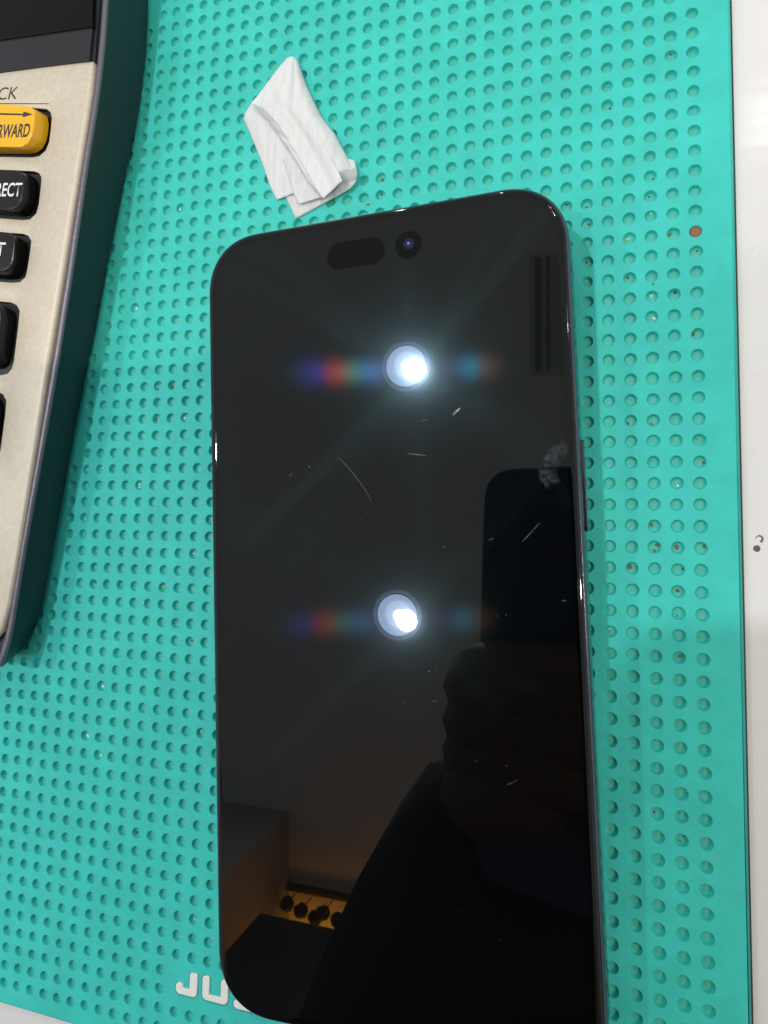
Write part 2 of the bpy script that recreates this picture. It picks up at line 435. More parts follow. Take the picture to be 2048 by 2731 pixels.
# border: from frame lip, over the rounded glass edge to the display rectangle
V, F = loft([PR(.56, 7.66), PR(.57, 7.78), PR(.66, 7.92), PR(.85, 8.05), PR(1.1, 8.13), PR(1.4, 8.19), PR(1.75, 8.23), PR(2.1, GZ), PR(2.3, GZ)], cap0=False, cap1=False)
o = mesh('glass_border', V, F, M_BEZEL, ph, smooth=True, local=True)
o = mesh('screen', [v for v in PR(2.3, GZ)], [tuple(range(len(PR(2.3, GZ))))], M_GLASS, ph, local=True)
# earpiece slot line along the top edge
M_BLK = plain('matt_black', (.004, .004, .004), .5)
# sensor pill and camera hole (small sheets above the glass)
M_PILL = glass('sensor_window', (.0004, .0003, .0003), False)
M_PILL.node_tree.nodes['Principled BSDF'].inputs['IOR'].default_value = 1.37
a = onphone(882, 690); c_ = onphone(1016, 662)
ctr = (a + c_) / 2
V = [(ctr.x + x, ctr.y + y, GZ + .012) for x, y in rrect((c_ - a).length + 1.6, 5.6, 2.75, 10)]
sp_ = mesh('sensor_window', V, [tuple(range(len(V)))], M_PILL, ph, local=True)
q = onphone(1089, 653)
V = disc(q.x, q.y, GZ + .012, 2.75, 40)
ch = mesh('front_camera', V, [tuple(range(40))], M_PILL, ph, local=True)
M_LENS, nt, b = mat('coated_lens'); pset(b, col=(.02, .02, .09), rough=.06, coat=1.0)
for rr, zz, mm_, nm in ((1.15, .02, plain('lens_ring', (.004, .004, .018), .5, spec=.15), 'lens_ring'), (.62, .028, plain('lens_glass', (.010, .012, .08), .5, spec=.15), 'lens')):
    q2 = onphone(1090, 650)
    mesh(nm, disc(q2.x, q2.y, GZ + zz, rr, 28), [tuple(range(28))], mm_, ch, local=True)
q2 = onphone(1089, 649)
mesh('lens_glint', disc(q2.x, q2.y, GZ + .036, .22, 10, .3), [tuple(range(10))], plain('painted_blue_glint', (.16, .2, .75), .2), ch, local=True)  # lens highlight painted as a small bright blue disc
# speaker slit: thin line in the border at the top
# power button on the right side
y0 = onphone(1563, 1172, 4.5).y; y1 = onphone(1575, 1418, 4.5).y
yc = (y0 + y1) / 2; ln = abs(y0 - y1)
R = []
for dx_, ins in ((-.3, .0), (.36, 0), (.5, .12)):
    R.append([(PW / 2 + dx_, yc + yy * (1 if 1 else 0), 4.1 + zz) for yy, zz in rrect(ln - 2 * ins, 2.6 - 2 * ins, 1.25 - ins, 8)])
V, F = loft(R); o = mesh('power_button', V, F, M_FRAME, ph, local=True); fix_normals(o); sharp(o, 40)
# antenna lines in the frame
M_ANT = plain('grey_antenna_line', (.05, .05, .055), .4)
for sx, yy in ((1, PL / 2 - 17), (-1, PL / 2 - 17), (1, -PL / 2 + 17), (-1, -PL / 2 + 17)):
    x0 = sx * (PW / 2 - .25)
    V, F = loft([[(x0 + sx * .27, yy + dy, z) for dy, z in ((-.35, 1.8), (.35, 1.8), (.35, 6.4), (-.35, 6.4))], [(x0, yy + dy, z) for dy, z in ((-.35, 1.8), (.35, 1.8), (.35, 6.4), (-.35, 6.4))]])
    mesh('antenna_line', V, F, M_ANT, ph, local=True)
# camera bump on the back that props it up
V, F = loft([[(x - 17, y + 58, z) for x, y in rrect(40, 40, 10, 8)] for z in (-4.2, .1)])
mesh('camera_bump', V, F, M_FRAME, ph, local=True)

# scratches and dust
def emis_free(name, col, alpha):
    m, nt, b = mat(name); pset(b, col=col, rough=.5)
    tr = nt.nodes.new('ShaderNodeBsdfTransparent'); mx = nt.nodes.new('ShaderNodeMixShader')
    f = ramp(nt, noise(nt, 60, 3, .6), [(.3, (alpha * .35,) * 3), (.6, (alpha,) * 3)])
    nt.links.new(f, mx.inputs[0]); nt.links.new(tr.outputs[0], mx.inputs[1]); nt.links.new(b.outputs[0], mx.inputs[2])
    nt.links.new(mx.outputs[0], nt.nodes['Material Output'].inputs['Surface']); return m
M_SC1 = emis_free('bright_scratch', (.50, .56, .52), .6)
M_SC2 = emis_free('faint_scratch', (.42, .43, .47), .13)
def scratch(pts, wd, m, name='scratch'):
    P = [onphone(x, y) for x, y in pts]; V = []; F = []; n = len(P)
    for k, p in enumerate(P):
        d = (P[min(k + 1, n - 1)] - P[max(k - 1, 0)]).normalized(); nr = Vector((-d.y, d.x, 0))
        tp = 1.0 if n == 2 else (.35 + .65 * math.sin(math.pi * k / (n - 1)))
        for s in (-1, 1): V.append((p.x + s * nr.x * wd * tp / 2, p.y + s * nr.y * wd * tp / 2, GZ + .01))
    for k in range(n - 1): F.append((2 * k, 2 * k + 1, 2 * k + 3, 2 * k + 2))
    mesh(name, V, F, m, ph, local=True)
scratch([(1208, 1107), (1214, 1100), (1221, 1094), (1227, 1088)], .42, M_SC1)
scratch([(900, 1218), (909, 1227), (919, 1236), (936, 1256), (951, 1275), (965, 1294), (977, 1311), (985, 1326), (992, 1344)], .22, M_SC2)
scratch([(1393, 1445), (1404, 1433), (1416, 1420), (1427, 1408), (1439, 1395)], .26, M_SC2)
scratch([(1123, 1123), (1131, 1120), (1140, 1118)], .22, M_SC2)
scratch([(1086, 1210), (1100, 1211), (1118, 1213), (1136, 1215)], .2, emis_free('golden_scratch', (.5, .45, .3), .25))
scratch([(768, 1270), (774, 1267), (781, 1263)], .3, M_SC2)
scratch([(1352, 2093), (1360, 2090), (1370, 2086), (1379, 2080)], .22, M_SC2)
scratch([(1150, 1871), (1158, 1870), (1166, 1869)], .28, M_SC2)
scratch([(1302, 1440), (1310, 1438), (1317, 1435)], .2, M_SC2)
scratch([(1496, 1602), (1504, 1602), (1512, 1603)], .2, M_SC2)
M_DUST = emis_free('dust', (.45, .45, .45), .26)
V = []; F = []
D = [(1221, 844, .16), (1231, 853, .14), (1185, 1458, .14), (1145, 1790, .2), (1163, 1790, .1), (980, 1365, .14), (825, 1245, .18), (836, 740, .12), (1075, 1875, .12), (1350, 2043, .1), (865, 1322, .12), (1545, 820, .14), (762, 873, .1), (640, 960, .1), (1270, 2030, .09), (1010, 2060, .09), (912, 2140, .08), (700, 1500, .1), (1350, 1640, .1)]
for _ in range(25): D.append((random.uniform(600, 1560), random.uniform(640, 2600), random.uniform(.04, .08)))
for x, y, r in D:
    p = onphone(x, y); b_ = len(V)
    if abs(p.x) > PW / 2 - 4 or abs(p.y) > PL / 2 - 6: continue
    V.extend(disc(p.x, p.y, GZ + .014, r, 7, .35)); F.append(tuple(range(b_, b_ + 7)))
o = mesh('dust', V, F, M_DUST, ph, local=True); o['kind'] = 'stuff'
# smeared finger mark close to the right edge
m, nt, b = mat('finger_smear'); pset(b, col=(.35, .42, .6), rough=.45)
tc = nt.nodes.new('ShaderNodeTexCoord')
f1 = noise(nt, 26, 5, .8); f2 = noise(nt, 110, 2, .7)
mu = nt.nodes.new('ShaderNodeMath'); mu.operation = 'MULTIPLY'; nt.links.new(f1, mu.inputs[0]); nt.links.new(f2, mu.inputs[1])
f = ramp(nt, mu.outputs[0], [(.2, (0, 0, 0)), (.42, (.16, .16, .16))])
uvn = nt.nodes.new('ShaderNodeVertexColor'); uvn.layer_name = 'soft'
f = mixc(nt, 1.0, f, uvn.outputs[0], 'MULTIPLY')
tr = nt.nodes.new('ShaderNodeBsdfTransparent'); mx = nt.nodes.new('ShaderNodeMixShader')
nt.links.new(f, mx.inputs[0]); nt.links.new(tr.outputs[0], mx.inputs[1]); nt.links.new(b.outputs[0], mx.inputs[2]); nt.links.new(mx.outputs[0], nt.nodes['Material Output'].inputs['Surface'])
arc = [(1516, 1190), (1497, 1198), (1478, 1213), (1466, 1230), (1459, 1250), (1460, 1270), (1466, 1286), (1477, 1300)]
P = [onphone(x, y) for x, y in arc]; V = []; F = []; soft = []
for k, p in enumerate(P):
    d = (P[min(k + 1, len(P) - 1)] - P[max(k - 1, 0)]).normalized(); nr = Vector((-d.y, d.x, 0))
    for q_, s_ in ((-1.7, 0), (-.5, 1), (.4, .7), (2.0, 0)):
        V.append((p.x + nr.x * q_, p.y + nr.y * q_, GZ + .02)); soft.append(s_ * (1 if 0 < k < len(P) - 1 else 0))
for k in range(len(P) - 1):
    for c in range(3): F.append((4 * k + c, 4 * k + c + 1, 4 * k + 5 + c, 4 * k + 4 + c))
o = mesh('finger_mark', V, F, m, ph, local=True)
ca = o.data.color_attributes.new('soft', 'FLOAT_COLOR', 'POINT')
for k, s_ in enumerate(soft): ca.data[k].color = (s_, s_, s_, 1)

# ------------------------------------------------------------------ calculator
CS = 0.0345; CZ = 14.2          # the top slopes: Z = CZ + CS*Y
calc = empty('calculator', (-200, -50, 0)); tag(calc, 'gold faced desktop calculator with dark sides and yellow and black keys', 'calculator')
M_DARK, nt, b = mat('dark_charcoal_plastic'); pset(b, col=(.020, .019, .026), rough=.30)
bump(nt, b, noise(nt, 50, 3), .001, .5)
M_SIDE = plain('glossy_black_side', (.008, .016, .017), .33)
M_RIM, nt, b = mat('satin_grey_rim'); pset(b, col=(.15, .135, .165), rough=.32, metal=.3)
bump(nt, b, noise(nt, 90, 3), .0016, .7)
M_GOLD, nt, b = mat('champagne_metal')
c = ramp(nt, noise(nt, 90, 3, .6), [(.3, (.52, .465, .365)), (.7, (.60, .545, .435))])
c2 = ramp(nt, noise(nt, 3, 3, .6), [(.3, (.985, .985, .985)), (.7, (1.01, 1.01, 1.01))])
nt.links.new(mixc(nt, 1.0, c, c2, 'MULTIPLY'), b.inputs['Base Color']); pset(b, rough=.45, metal=.15)
M_DISP = plain('black_display_window', (.003, .003, .004), .10, spec=.18)
M_DISP2 = plain('dark_grey_border', (.016, .015, .019), .35, spec=.35)
def cp(px, py, up=0.0): return at(px, py, CZ + up, CS)
rim_px = [(287, -60), (283, 0), (276, 105), (264, 220), (250, 315), (235.6, 400), (224.8, 472), (212, 563), (200.5, 640), (187, 735), (170, 840), (157, 925), (145, 1000), (132, 1077), (119.6, 1150), (93, 1300), (68, 1438), (38, 1620), (28, 1690), (16, 1742), (0, 1777)]
base_px = [(393, -60), (395, 0), (392, 105), (386, 180), (376, 253), (363, 330), (349.5, 400), (333, 472), (315, 559), (300.7, 635), (281, 735), (259, 855), (244, 931), (230, 994), (213.6, 1080), (200, 1150), (181, 1248), (156, 1393), (108, 1641), (96, 1685), (81, 1712), (36, 1752)]
XL = -330
top_r = [cp(*q, up=-.5) for q in rim_px]
base_r = [at(*q, 1.6) for q in base_px]
def resample(P, n):
    L = [0]
    for a, b_ in zip(P[:-1], P[1:]): L.append(L[-1] + (b_ - a).length)
    out = []
    for k in range(n):
        s = L[-1] * k / (n - 1); i = 0
        while i < len(L) - 2 and L[i + 1] < s: i += 1
        u = (s - L[i]) / max(1e-9, L[i + 1] - L[i]); out.append(P[i].lerp(P[i + 1], u))
    return out
def smoothp(P, it=2):
    for _ in range(it): P = [P[0]] + [(P[k - 1] + P[k] * 2 + P[k + 1]) / 4 for k in range(1, len(P) - 1)] + [P[-1]]
    return P
# continue the outline out of frame: back of the case and its far (left) side
e = Vector((.139, 1, 0)).normalized(); sdir = Vector((-1, .139, 0)).normalized()
def close(P, zfun):
    """right side polyline (back to front) + front, left and back edges"""
    front = P[-1]; W = 150.0
    Q = list(P)
    fl = front + sdir * W; bl = P[0] + e * 25 + sdir * W; br = P[0] + e * 25 + Vector((-1.5, 0, 0))
    Q += [front.lerp(fl, .5), fl, bl, bl.lerp(br, .5), br]
    return [Vector((q.x, q.y, zfun(q))) for q in Q]
N = 48
TR = smoothp(resample(top_r, N)); BR = smoothp(resample(base_r, N))
topz = lambda q: CZ - .5 + CS * q.y
ring_b0 = close([v.copy() for v in BR], lambda q: 1.6)
ring_t0 = close([v.copy() for v in TR], topz)
def offs(Rg, d, dz):
    out = []
    n = len(Rg)
    for k in range(n):
        a, b_, c = Rg[k - 1], Rg[k], Rg[(k + 1) % n]
        t_ = ((b_ - a).to_2d().normalized() + (c - b_).to_2d().normalized())
        if t_.length < 1e-6: t_ = Vector((0, 1))
        t_.normalize(); nr = Vector((t_.y, -t_.x))           # points inward for this winding
        out.append(Vector((b_.x + nr.x * d * SGN, b_.y + nr.y * d * SGN, b_.z + dz)))
    return out
ar = sum(ring_t0[k - 1].x * ring_t0[k].y - ring_t0[k].x * ring_t0[k - 1].y for k in range(len(ring_t0)))
SGN = 1 if ar < 0 else -1
mid = [a.lerp(b_, .5) + Vector((.5, 0, 0)) for a, b_ in zip(ring_b0, ring_t0)]
rings = [offs(ring_b0, 4, -.9), offs(ring_b0, .8, -.6), ring_b0, mid, offs(ring_t0, -.05, -.9)]
V, F = loft(rings, cap1=True); o = mesh('case', V, F, M_SIDE, calc); sharp(o, 45)
rings = [offs(ring_t0, -.05, -.9), offs(ring_t0, -.25, -.5), offs(ring_t0, -.15, -.1), offs(ring_t0, .2, .12), offs(ring_t0, .75, .12), offs(ring_t0, 1.15, -.05), offs(ring_t0, 1.6, -.3), offs(ring_t0, 2.2, -1.4)]
V, F = loft(rings, cap0=False, cap1=True); o = mesh('rim', V, F, M_RIM, calc); sharp(o, 60)
# feet
for q in ((-160, -95), (-150, 20), (-270, -80), (-255, 30)):
    V, F = loft([disc(q[0], q[1], z, 4, 20) for z in (0.0, 1.2)]); mesh('foot', V, F, M_DARK, calc)
# face plate: right edge traced, with openings for the keys
plate_px = [(252, 169), (247, 215), (234, 305), (217.5, 400), (206.7, 472), (192, 563), (180.5, 637), (166, 728), (148.5, 838), (132, 931), (122, 1000), (110.5, 1075), (99.7, 1150), (75, 1302), (47, 1480), (20, 1640), (8, 1682), (-14, 1700)]
UP = .35
PE = [q_ + Vector((-1.55, 0, 0)) for q_ in smoothp([cp(*q, up=UP) for q in plate_px], 1)]
def wellpoly(pts): return [cp(x, y, UP) for x, y in pts]
wells = [
    [(-60, 276), (104, 287), (124, 289), (135, 298), (139, 314), (136, 345), (131, 380), (122, 402), (105, 417), (85, 421), (-60, 418)],
    [(-80, 448), (90, 455), (104, 460), (111, 472), (110, 492), (104, 545), (97, 570), (80, 586), (60, 588), (-80, 577)],
    [(-100, 612), (62, 622), (76, 628), (84, 642), (81, 670), (73, 720), (68, 740), (52, 754), (30, 755), (-100, 744)],
    [(-120, 792), (28, 805), (44, 812), (53, 828), (50, 860), (38, 960), (32, 984), (20, 998), (0, 1002), (-120, 990)],
    [(-160, 1035), (-12, 1043), (8, 1050), (17, 1068), (15, 1100), (2, 1200), (-6, 1225), (-20, 1238), (-160, 1228)],
]
# plate mesh: polygon with holes, filled with triangulation
bm = bmesh.new()
def loop(P):
    vs = [bm.verts.new(p * MM) for p in P]
    return [bm.edges.new((vs[k], vs[(k + 1) % len(vs)])) for k in range(len(vs))], vs
backL = Vector((PE[0].x, PE[0].y, PE[0].z)) + sdir * 140; frontL = PE[-1] + sdir * 140
outer = PE + [Vector((frontL.x, frontL.y, CZ + UP + CS * frontL.y)), Vector((backL.x, backL.y, CZ + UP + CS * backL.y))]
edges, ov = loop(outer)
wl = []
for wp in wells:
    ee, vv = loop(wellpoly(wp)); edges += ee; wl.append(vv)
bmesh.ops.triangle_fill(bm, use_beauty=True, edges=edges)
bmesh.ops.recalc_face_normals(bm, faces=bm.faces)
for f_ in bm.faces:
    if f_.normal.z < 0: f_.normal_flip()
# rounded shoulder along the outer edge and the walls of the openings
def skirt(vs, steps, inward):
    P = [v.co.copy() for v in vs]; n = len(P); prev = vs
    A = sum(P[k - 1].x * P[k].y - P[k].x * P[k - 1].y for k in range(n)); sg = 1 if A < 0 else -1
    nr = []
    for k in range(n):
        t_ = ((P[k] - P[k - 1]).to_2d().normalized() + (P[(k + 1) % n] - P[k]).to_2d().normalized()).normalized()
        nr.append(Vector((t_.y, -t_.x, 0)) * sg)
    for d, dz in steps:
        cur = [bm.verts.new(P[k] + nr[k] * d * MM * (1 if inward else -1) + Vector((0, 0, dz * MM))) for k in range(n)]
        for k in range(n): bm.faces.new((prev[k], prev[(k + 1) % n], cur[(k + 1) % n], cur[k]))
        prev = cur
skirt(ov, [(.45, -.02), (.85, -.10), (1.15, -.24), (1.38, -.48), (1.5, -.85), (1.5, -1.4)], False)
for vv in wl: skirt(vv, [(.10, -.05), (.16, -.3)], True)
me = bpy.data.meshes.new('face_plate'); bmesh.ops.recalc_face_normals(bm, faces=bm.faces); bm.to_mesh(me); bm.free()
bpy.context.view_layer.update()
me.transform(calc.matrix_world.inverted()); me.materials.append(M_GOLD)
o = bpy.data.objects.new('face_plate', me); C.objects.link(o); o.parent = calc; sharp(o, 30)
# dark well liners below the plate
for wp in wells:
    P = wellpoly(wp); n = len(P); ctr_ = sum(P, Vector()) / n
    R = []
    for s, dz in ((.995, -.22), (.985, -1.6), (.6, -1.62)):
        R.append([ctr_ + (p - ctr_) * s + Vector((0, 0, dz)) for p in P])
    V, F = loft(R, cap0=False, cap1=True); o = mesh('key_well', V, F, M_BLK, calc); fix_normals(o)
# keys
M_YKEY = plain('yellow_plastic', (.84, .46, .010), .25, coat=.3)
M_BKEY, nt, b = mat('black_key_plastic'); pset(b, col=(.008, .008, .009), rough=.25, spec=.32)
M_INK = plain('dark_print', (.02, .018, .02), .5)
M_WINK = plain('white_print', (.75, .76, .76), .5)
def key(base_px, top_px, htop, m, name='key'):
    B = [cp(x, y, -.6) for x, y in base_px]; T = [cp(x, y, htop) for x, y in top_px]
    n = 40
    def cl(P):
        Q = resample(P + [P[0]], n + 1)[:-1]; return [(Q[k - 1] + Q[k] * 2 + Q[(k + 1) % n]) / 4 for k in range(n)]
    B = cl(B); T = cl(T); c_ = sum(T, Vector()) / n
    # the top edge is rounded over
    rg = [B, [b_.lerp(t_, .80) for b_, t_ in zip(B, T)], [b_.lerp(t_, .93) for b_, t_ in zip(B, T)]]
    def sc(P, d, dz):
        out = []
        for k, p_ in enumerate(P):
            v = (p_ - c_); v.z = 0; l = v.length; out.append(p_ - v / l * min(d, l * .5) + Vector((0, 0, dz)))
        return out
    rg += [sc(T, .0, -.10), sc(T, .22, -.02), sc(T, .5, .0)]
    V, F = loft(rg); o = mesh(name, V, F, m, calc); sharp(o, 60); fix_normals(o)
    return o, c_
k1, _ = key([(-150, 292), (0, 296), (118, 300), (132, 308), (130, 340), (124, 385), (112, 404), (95, 411), (0, 410), (-150, 402)],
            [(-160, 262), (-60, 272), (0, 277), (84, 283), (94, 290), (93, 320), (84, 362), (78, 384), (68, 393), (0, 391), (-80, 388), (-160, 384)], 2.9, M_YKEY)
k1['label'] = 'yellow key with an arrow'
k2, _ = key([(-150, 465), (0, 468), (84, 466), (98, 474), (98, 500), (92, 550), (84, 568), (70, 578), (0, 570), (-150, 562)],
            [(-170, 440), (0, 452), (58, 455), (66, 461), (66, 480), (58, 530), (53, 552), (43, 561), (0, 559), (-170, 548)], 2.7, M_BKEY)
k3, _ = key([(-150, 630), (0, 633), (58, 634), (70, 642), (70, 665), (62, 715), (55, 735), (42, 746), (0, 742), (-150, 732)],
            [(-180, 602), (0, 618), (33, 620), (40, 627), (39, 650), (33, 700), (29, 716), (18, 724), (0, 724), (-180, 712)], 2.7, M_BKEY)
k4, _ = key([(-150, 812), (0, 818), (30, 822), (40, 832), (38, 860), (26, 950), (20, 974), (6, 984), (-150, 976)],
            [(-190, 788), (-20, 803), (-2, 808), (4, 816), (2, 850), (-8, 930), (-13, 950), (-24, 957), (-190, 945)], 2.7, M_BKEY)
k5, _ = key([(-190, 1050), (-20, 1056), (2, 1064), (8, 1080), (4, 1110), (-8, 1195), (-14, 1214), (-28, 1224), (-190, 1216)],
            [(-230, 1020), (-60, 1036), (-40, 1042), (-34, 1052), (-37, 1090), (-48, 1170), (-54, 1188), (-66, 1194), (-230, 1184)], 2.7, M_BKEY)
# display window and its border strip
def slab(pts, up, m, name, th=.6, parent=calc):
    P = [cp(x, y, up) for x, y in pts]
    V, F = loft([[p_ + Vector((0, 0, -th)) for p_ in P], [p_ + Vector((0, 0, -.05)) for p_ in P], [p_ * 1.0 for p_ in P]])
    o = mesh(name, V, F, m, parent); fix_normals(o); return o
slab([(-200, 133), (0, 107), (246, 71.5), (249, -70), (-200, -70)], 1.1, M_DISP, 'display_window', 1.6)
slab([(-200, 229), (0, 192), (238, 160.5), (246, 74), (0, 109.5), (-200, 135)], .8, M_DISP2, 'display_border', 1.4)
slab([(239, 162), (252, 166), (256, 110), (263, 40), (268, -70), (250.5, -70), (247.5, 72)], .15, M_SIDE, 'side_strip', .9)
# printed writing
def text(body, right_px, base_px_y, cap_px, up, m, parent, name, xs=1.0, shear=0.0, bold=0.0, center=None):
    """writing whose right end stands at right_px, cap height given in photograph pixels"""
    cu = bpy.data.curves.new(name, 'FONT'); cu.body = body; cu.size = 1.0; cu.align_x = 'RIGHT'; cu.shear = shear; cu.offset = bold
    ob = bpy.data.objects.new(name, cu); C.objects.link(ob)
    bpy.context.view_layer.update()
    me = bpy.data.meshes.new_from_object(ob.evaluated_get(bpy.context.evaluated_depsgraph_get()))
    bpy.data.objects.remove(ob)
    p0 = cp(right_px, base_px_y, up); p1 = cp(right_px, base_px_y - cap_px, up)
    h = (p1 - p0).length / .70
    ex = -sdir; ey = Vector((-ex.y, ex.x, 0))
    capx = max(v.co.x for v in me.vertices)
    inv = calc.matrix_world.inverted()
    for v in me.vertices:
        x, y = (v.co.x - capx) * h * xs, v.co.y * h
        q_ = p0 + ex * x + ey * y; q_.z = CZ + up + CS * q_.y
        v.co = inv @ (q_ * MM)
    if parent is not calc:
        pass
    o = bpy.data.objects.new(name, me); C.objects.link(o); o.parent = parent; me.materials.append(m)
    return o
bpy.context.view_layer.update()
text('CHECK', 44, 264, 33, UP + .02, M_INK, calc, 'printed_word', xs=1.06, shear=.12)
text('FORWARD', 77, 364, 34, 2.93, M_INK, k1, 'printed_word', xs=.62, shear=.10, bold=.022)
text('CORRECT', 55, 523, 35, 2.73, M_WINK, k2, 'printed_word', xs=.74, shear=.05, bold=.012)
text('T', 11, 682, 35, 2.73, M_WINK, k3, 'printed_word', xs=1.1, bold=.012)
def flat(pts, up, m, name, parent):
    P = [cp(x, y, up) for x, y in pts]; o = mesh(name, P, [tuple(range(len(P)))], m, parent); fix_normals(o); return o
flat([(-80, 274.6), (130, 275.6), (130, 278), (-80, 277)], UP + .02, M_INK, 'printed_line', calc)
flat([(-60, 300), (62, 303), (62, 297), (87, 304.5), (60, 313), (61, 307.5), (-60, 305)], 2.93, M_INK, 'printed_arrow', k1)

# ------------------------------------------------------------------ folded cleaning wipe
wipe = empty('cleaning_wipe', tuple(at(780, 380, 0))); tag(wipe, 'crumpled folded white cleaning wipe lying on the mat', 'wipe')
m, nt, b = mat('white_nonwoven'); M_WIPE = m
wv = nt.nodes.new('ShaderNodeTexCoord'); mp = nt.nodes.new('ShaderNodeMapping'); mp.inputs['Scale'].default_value = (3.2, .5, 1); mp.inputs['Rotation'].default_value = (0, 0, math.radians(-28))
nt.links.new(wv.outputs['Object'], mp.inputs[0])
fib = noise(nt, 22, 4, .7, mp.outputs[0])
c = ramp(nt, fib, [(.3, (.84, .85, .86)), (.7, (.865, .87, .88))])
nt.links.new(c, b.inputs['Base Color']); pset(b, rough=.85, spec=.15)
bump(nt, b, fib, .0012, .25)
tl = nt.nodes.new('ShaderNodeBsdfTranslucent'); tl.inputs[0].default_value = (.8, .82, .84, 1)
tr = nt.nodes.new('ShaderNodeBsdfTransparent')
mx = nt.nodes.new('ShaderNodeMixShader'); mx.inputs[0].default_value = .22
nt.links.new(b.outputs[0], mx.inputs[1]); nt.links.new(tl.outputs[0], mx.inputs[2])
mx2 = nt.nodes.new('ShaderNodeMixShader')
ff = ramp(nt, fib, [(.35, (.16, .16, .16)), (.6, (.03, .03, .03))])
nt.links.new(ff, mx2.inputs[0]); nt.links.new(mx.outputs[0], mx2.inputs[1]); nt.links.new(tr.outputs[0], mx2.inputs[2])
nt.links.new(mx2.outputs[0], nt.nodes['Material Output'].inputs['Surface'])
M_WIPE2 = M_WIPE.copy(); M_WIPE2.name = 'thin_white_nonwoven'
for n_ in M_WIPE2.node_tree.nodes:
    if n_.type == 'VALTORGB' and abs(n_.color_ramp.elements[0].color[0] - .16) < .01:
        n_.color_ramp.elements[0].color = (.34, .34, .34, 1); n_.color_ramp.elements[1].color = (.14, .14, .14, 1)
def wp(x, y, z): return at(500 + x / 2.765, 80 + y / 2.765, z)
def coons(Lc, Rc, Tc, Bc, nu, nv):
    """2d boundary curves in crop pixels; u across, v down"""
    def rs(P, n):
        return resample([Vector((a, b_, 0)) for a, b_ in P], n)
    Lp, Rp, Tp, Bp = rs(Lc, nv), rs(Rc, nv), rs(Tc, nu), rs(Bc, nu)
    G = []
    for j in range(nv):
        v = j / (nv - 1); row = []
        for i in range(nu):
            u = i / (nu - 1)
            p = Lp[j] * (1 - u) + Rp[j] * u + Tp[i] * (1 - v) + Bp[i] * v - (Tp[0] * (1 - u) * (1 - v) + Tp[-1] * u * (1 - v) + Bp[0] * (1 - u) * v + Bp[-1] * u * v)
            row.append((p.x, p.y, u, v))
        G.append(row)
    return G
def layer(name, Lc, Rc, Tc, Bc, zf, nu=34, nv=60, th=.22):
    G = coons(Lc, Rc, Tc, Bc, nu, nv); V = []; F = []
    for row in G:
        for x, y, u, v in row:
            z = zf(u, v, x, y); V.append(wp(x, y, z))
    for j in range(nv - 1):
        for i in range(nu - 1): F.append((j * nu + i, (j + 1) * nu + i, (j + 1) * nu + i + 1, j * nu + i + 1))
    o = mesh(name, V, F, M_WIPE2 if name in ('under_sheet', 'roll_end') else M_WIPE, wipe, smooth=True)
    s = o.modifiers.new('thickness', 'SOLIDIFY'); s.thickness = th * MM; s.offset = -1
    return o
sn = math.sin
def wr(x, y, a=1.0): return a * (.10 * sn(x * .021 + y * .013) + .05 * sn(x * .033 - y * .021 + 1) + .02 * sn(y * .05 + x * .02))
# lowest sheet, peeping out at the bottom
layer('under_sheet', [(640, 900), (725, 1235), (765, 1320), (795, 1390)], [(1230, 960), (1250, 1062), (1238, 1120), (1195, 1168)], [(640, 900), (900, 880), (1230, 960)], [(795, 1390), (900, 1335), (1000, 1278), (1100, 1225), (1195, 1168)],
      lambda u, v, x, y: .5 + .35 * wr(x, y) + 1.9 * max(0, u - .62) ** 1.0 * (1.2), 26, 30)
layer('under_sheet', [(700, 950), (780, 1200), (800, 1240), (825, 1282)], [(1130, 950), (1160, 1060), (1080, 1165), (1000, 1228)], [(700, 950), (900, 930), (1130, 950)], [(825, 1282), (900, 1258), (950, 1242), (1000, 1228)],
      lambda u, v, x, y: 1.4 + .3 * wr(x, y), 24, 30)
# left flap
layer('side_flap', [(470, 540), (425, 612), (412, 655), (460, 760), (500, 860), (560, 1010), (600, 1130), (655, 1252)], [(560, 560), (640, 660), (720, 770), (800, 880), (870, 1010), (900, 1080), (935, 1150)],
      [(470, 540), (510, 540), (560, 560)], [(655, 1252), (700, 1236), (760, 1212), (830, 1183), (900, 1158), (935, 1150)],
      lambda u, v, x, y: .35 + 1.0 * (1 - (1 - min(1, u * 2.2)) ** 2) * (1 - .3 * v) + .2 * wr(x, y), 30, 60)
# main folded body: a soft roll, high in the middle, curling down along its right side
def zmain(u, v, x, y):
    w_ = 3.2 + .7 * sn(3.14 * min(1, v * 1.4)) + .3 * v
    prof = (1 - max(0, (u - .55) / .45) ** 2.4)                       # rolls down to the right
    left = .62 + .38 * min(1, u / .18)
    z = .35 + (w_ - .35) * max(0, prof) ** .55 * left + .25 * max(0, 1 - u / .14) * min(1, v * 2.2) + .28 * sn(u * 5.5 + v * 4.2) * min(1, u * 6) * min(1, (1 - u) * 5)
    z -= .6 * math.exp(-((u - .50 + .10 * v) / .08) ** 2) * min(1, max(0, (v - .28) * 4))       # long crease
    z += .35 * math.exp(-((u - .62) / .09) ** 2) * min(1, max(0, (v - .2) * 3))
    z -= .4 * math.exp(-((v - .60 - .05 * u) / .03) ** 2) * (u < .42) * (1 - u / .42)           # small tuck
    if v < .12: z *= .55 + .45 * v / .12
    return z + .22 * wr(x, y) + .08 * sn(u * 23 + v * 3)
